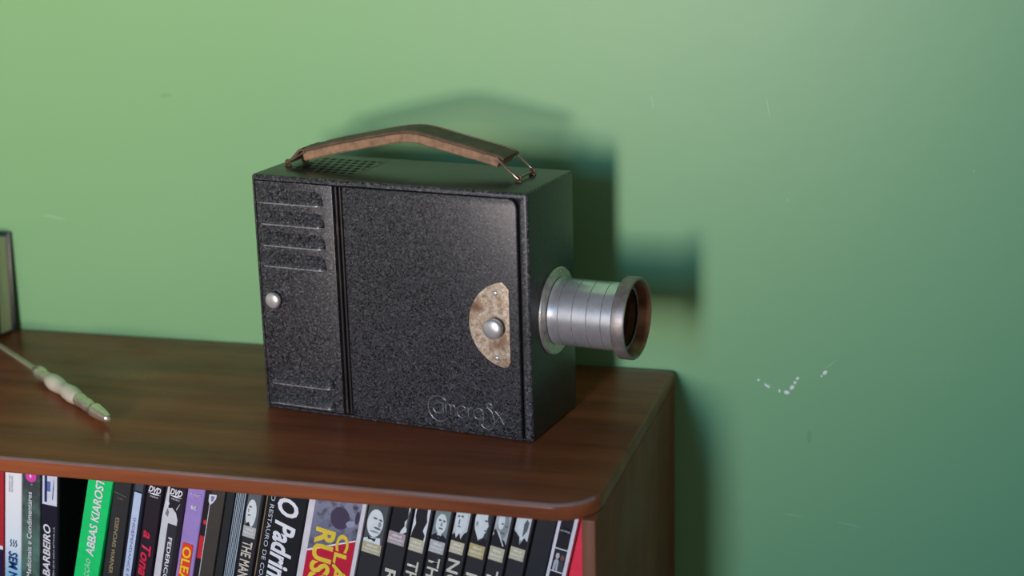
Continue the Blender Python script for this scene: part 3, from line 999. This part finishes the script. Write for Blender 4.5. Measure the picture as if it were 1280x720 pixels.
def E(cx, cz, rx, rz, lean=0):
    """oval in sleeve units; lean tips a feature by that many degrees"""
    return [(a, z + (a - cx) * 10 * math.tan(R(lean)) if rz < 3 else z) for a, z in ell(cx, cz, rx, rz)]


face_front = [(LIGHT, E(.5, 13, .36, 7.5)), (SHADE, E(.38, 15.5, .10, .8)), (SHADE, E(.66, 15.5, .10, .8)), (MID, E(.52, 12.6, .07, 1.6)), (SHADE, E(.52, 9.6, .16, .6)),
              (SUIT, [(0, 0), (1, 0), (1, 3), (.72, 5.6), (.5, 2.4), (.28, 5.6), (0, 3)]), (LIGHT, [(.34, 5.4), (.5, 2.0), (.66, 5.4), (.5, 6.2)]), (SUIT, [(.42, 4.2), (.58, 4.6), (.58, 2.4), (.42, 2.8)])]
portrait_case(-249.9, 12.5, 'portrait film case lettered THE MAN, between the striped case and the wide black case', 149.5, 141, GREYB,
              [(LIGHT, E(.42, 10, .40, 11)), (SHADE, E(.30, 15, .12, .7)), (MID, E(.2, 12, .06, 1.5)), (SHADE, E(.28, 8.5, .12, .6)), (SUIT, [(.1, 0), (.5, 0), (.36, 3.4), (.2, 2.4)]), (SHADE, [(.75, 0), (1, 0), (1, 30), (.8, 30), (.9, 12)])],
              'THE MAN', tl=29, th=7.4, tgap=3.0)

b = dvd_case(-218.0, -65, 13, 30.6, 'wide black film case with large white slanted title and small upper line', ink(24, 28, 34))
lettering(b, 'title_lettering', 'O Padrinho', 'down', -12.8, 172, 80, 16.0, ink(226, 230, 236), .22, .03)
lettering(b, 'subtitle_lettering', 'O RESTAURO DE COPPOLA', 'down', -24.6, 172, 84, 3.0, ink(200, 205, 212))
art(b, 'gold_line', [(ink(130, 112, 78), rect(-29.4, -28.6, 3, 181))])

b = dvd_case(-175.0, -65, 13, 41.2, 'widest white-edged case with grey photograph above a red field with yellow letters', ink(214, 210, 216),
             shell=simple('white_case', (.6, .58, .6), .35, 0, .05), h=182, inset=.3)
photo = blend_print('grey_blue_photo', [(0, (.12, .12, .19)), (1, (.24, .25, .34))], 'Z', .12, .175, 5.0, 150, (0.045, 0.04, 0.06))
art(b, 'spine_print', [(photo, [(-36.4, 127), (-3.2, 144), (-3.2, 180), (-36.4, 180)]), (ink(190, 28, 58), [(-36.4, 3), (-3.2, 3), (-3.2, 147.6), (-36.4, 128.5)]),
                       (ink(232, 226, 230), [(-36.4, 128.5), (-3.2, 146.4), (-3.2, 147.6), (-36.4, 130.0)]),
                       (ink(70, 60, 82), ell(-17, 160, 7, 8.5)), (ink(150, 152, 176), ell(-9, 158, 3.4, 2.4, 30)), (ink(64, 58, 76), ell(-4.9, 164, 1.6, 5)), (ink(110, 112, 140), ell(-28, 150, 6, 3, 60))])
YL = ink(226, 196, 64)
lettering(b, 'title_lettering', 'CLÁSSICOS', 'down', -11.0, 149, 100, 11.5, YL, 0, .03)
lettering(b, 'title_lettering', 'RUSSOS', 'down', -25.2, 149, 70, 15.0, YL, 0, .035)

portrait_case(-157.0, 16.6, 'portrait film case of round-faced man in bow tie, beside the widest white-edged case', 145.5, 137.3, TAN,
              [(LIGHT, E(.46, 15, .42, 10.5)), (SHADE, E(.42, 18.6, .12, .7, -8)), (SHADE, E(.72, 18.2, .1, .7, -8)), (MID, E(.70, 14.8, .08, 2.2)), (SHADE, E(.62, 11.6, .2, .8, -8)), (MID, E(.5, 8.6, .26, .7)),
               (LIGHT, [(0, 0), (.9, 0), (.86, 5), (.3, 4), (0, 2)]), (SUIT, [(.2, 4.4), (.42, 3.4), (.64, 4.0), (.60, 1.2), (.42, 2.2), (.22, 2.0)])],
              None, bg=ink(78, 82, 84))
portrait_case(-141.5, 14.8, 'portrait film case of a dark profile, between the bow tie man and the TH case', 155.5, 146.2, MAUVE,
              [(SUIT, [(0, 0), (1, 0), (1, 27), (0, 27)]), (LIGHT, [(.62, 0), (.7, 3), (.84, 6), (.8, 9), (.94, 12), (.9, 26), (1, 26), (1, 2), (.8, 0)]), (SHADE, [(.9, 6), (1, 4), (1, 16), (.95, 18)])],
              'ROPE', bg=ink(40, 38, 44), tl=46, th=8.0, tgap=19)
portrait_case(-127.3, 13.4, 'portrait film case of a dark silhouette against white, lettered TH', 152, 142.4, SAND,
              [(SUIT, [(.0, 0), (.9, 0), (.92, 4), (.74, 7), (.80, 10), (.92, 14), (.84, 18), (.8, 26), (.1, 26), (.08, 16), (.2, 11), (.06, 5)]), (LIGHT, [(0, 5), (.14, 11), (.06, 15), (0, 16)])],
              'THE BIRDS', bg=LIGHT, tl=60, th=8.0, tgap=7)
portrait_case(-112.9, 13.4, 'portrait film case of a pale full face, lettered THE', 152, 142.9, GREYB, face_front, 'THE BIRDS', bg=ink(120, 134, 136), tl=56, th=8.2, tgap=3.5)
portrait_case(-99.4, 12.6, 'portrait film case of a bright face turned right in a dark jacket, lettered NO', 153, 144, SAND,
              [(LIGHT, E(.45, 16, .42, 10)), (SHADE, E(.22, 18.5, .09, .8)), (SHADE, E(.48, 19, .1, .8)), (SHADE, E(.32, 14.5, .05, 2.2, 10)), (MID, E(.36, 11.2, .14, .7)),
               (SUIT, [(0, 0), (1, 0), (1, 9), (.8, 7), (.62, 2), (.5, 6.5), (.28, 2.4), (.16, 6.5), (0, 4)]), (LIGHT, [(.16, 6), (.3, 2.4), (.42, 6.4), (.3, 8)])],
              'NOTORIOUS', bg=ink(196, 204, 206), tl=90, th=8.4, tgap=4.5)
portrait_case(-84.8, 13.7, 'portrait film case of a heavy face in right profile, ochre name band', 152, 142.2, OCHRE,
              [(LIGHT, [(.12, 9), (.02, 18), (.1, 27), (.75, 27), (.8, 20), (.94, 15), (.86, 13.4), (.88, 11), (.78, 9.6), (.72, 6), (.5, 4)]), (SHADE, E(.74, 18.6, .1, .8)), (MID, E(.2, 15, .07, 2)), (SHADE, E(.8, 11.4, .1, .6)),
               (SUIT, [(0, 0), (1, 0), (1, 5), (.72, 6), (.6, 3), (.4, 4.8), (.06, 12), (0, 12)]), (LIGHT, [(.1, 11), (.46, 3), (.5, 3.4), (.2, 11)])],
              'IVORY', bg=ink(60, 68, 72), tl=50, th=8.0, tgap=12)
portrait_case(-71.1, 13.0, 'portrait film case of a tilted grey face with white collar, lettered T', 151.5, 141.3, SAND,
              [(MID, E(.55, 16, .40, 10, 8)), (LIGHT, E(.4, 19, .22, 6)), (SHADE, E(.5, 17.6, .09, .7)), (SHADE, E(.78, 16.4, .09, .7)), (SHADE, E(.62, 11, .16, .7)),
               (SUIT, [(0, 0), (1, 0), (1, 3), (.84, 6), (.5, 7), (.1, 13), (0, 11)]), (LIGHT, [(.22, 12), (.8, 1.6), (.86, 2), (.34, 12)]), (LIGHT, [(0, 7), (.06, 9), (0, 11)])],
              'TORN', bg=ink(176, 182, 182), tl=48, th=8.0, tgap=7)
portrait_case(-57.2, 13.0, 'portrait film case of a half-shadowed face in dark suit, nearest the plain black case', 152.5, 143.4, SAND,
              [(LIGHT, E(.55, 17, .34, 9)), (SHADE, [(.6, 8), (.86, 14), (.88, 20), (.7, 22), (.56, 18)]), (SUIT, [(0, 0), (1, 0), (1, 6), (.72, 8.5), (.52, 2.5), (.42, 8), (0, 12)]), (LIGHT, [(.42, 8), (.52, 2.5), (.74, 8.4), (.6, 9)]), (SHADE, [(.50, 6), (.58, 6), (.54, 2)])],
              None, bg=ink(206, 212, 212))

b = dvd_case(-42.6, -65, 13, 13.6, 'plain black film case, second from the right side panel', ink(38, 40, 46))
art(b, 'white_dot', [(WH, ell(-6.0, 176, .7, .7))])

b = dvd_case(-28.6, -65, 13, 13.2, 'black film case with globe emblem and white edges, last before the red card', ink(226, 222, 228), inset=.2)
BK = ink(30, 30, 36)
art(b, 'spine_print', [(BK, rect(-11.0, -2.6, 3, 181)), (WH, rect(-11.0, -2.6, 154.2, 155.0)), (ink(40, 40, 46), rect(-11.0, -2.6, 138.2, 154.2)), (WH, rect(-11.0, -2.6, 137.4, 138.2)),
                       (ink(196, 190, 190), ell(-8.2, 149.3, 1.3, 2.2)), (ink(120, 80, 80), ell(-4.8, 148.6, 1.3, 2.2)), (ink(182, 184, 190), [(-9.9, 138.4), (-6.5, 138.4), (-6.7, 146), (-8.6, 147.2), (-9.8, 145)]), (ink(70, 66, 78), [(-6.2, 138.4), (-3.0, 138.4), (-3.4, 145.4), (-5, 146.4), (-6.2, 145)]), (BK, [(-8.4, 138.4), (-7.8, 138.4), (-8.0, 145)])])
GL = ink(190, 194, 206)
art(b, 'globe_emblem', [(GL, ell(-6.6, 168.4, 2.3, 2.3)), (BK, ell(-6.9, 168.9, 1.5, 1.5)), (BK, rect(-10.6, -2.9, 167.0, 169.0))])
lettering(b, 'globe_emblem', 'UNIVERSAL', 'flat', -6.7, 168.0, 7.6, 1.3, GL, 0, .01)

# bright red card standing in the wedge between the last case and the side panel
rcx = -.0105
rd = empty('red_card', (rcx, -.2315, SHELF_Z))
tag(rd, 'bright red card wedged between the last film case and the right side panel', 'card')
lb = -28.6 * MM - (-65 * MM - SHELF_Z) * math.tan(R(13)) + .0006
tt = math.tan(R(13))
ht = .178
bm = bmesh.new(); prism(bm, [(lb - rcx, 0), (0, 0), (0, ht), (lb - rcx + ht * tt, ht)], 0, .0016)
obj('card_sheet', bm, ink(246, 56, 82), rd)
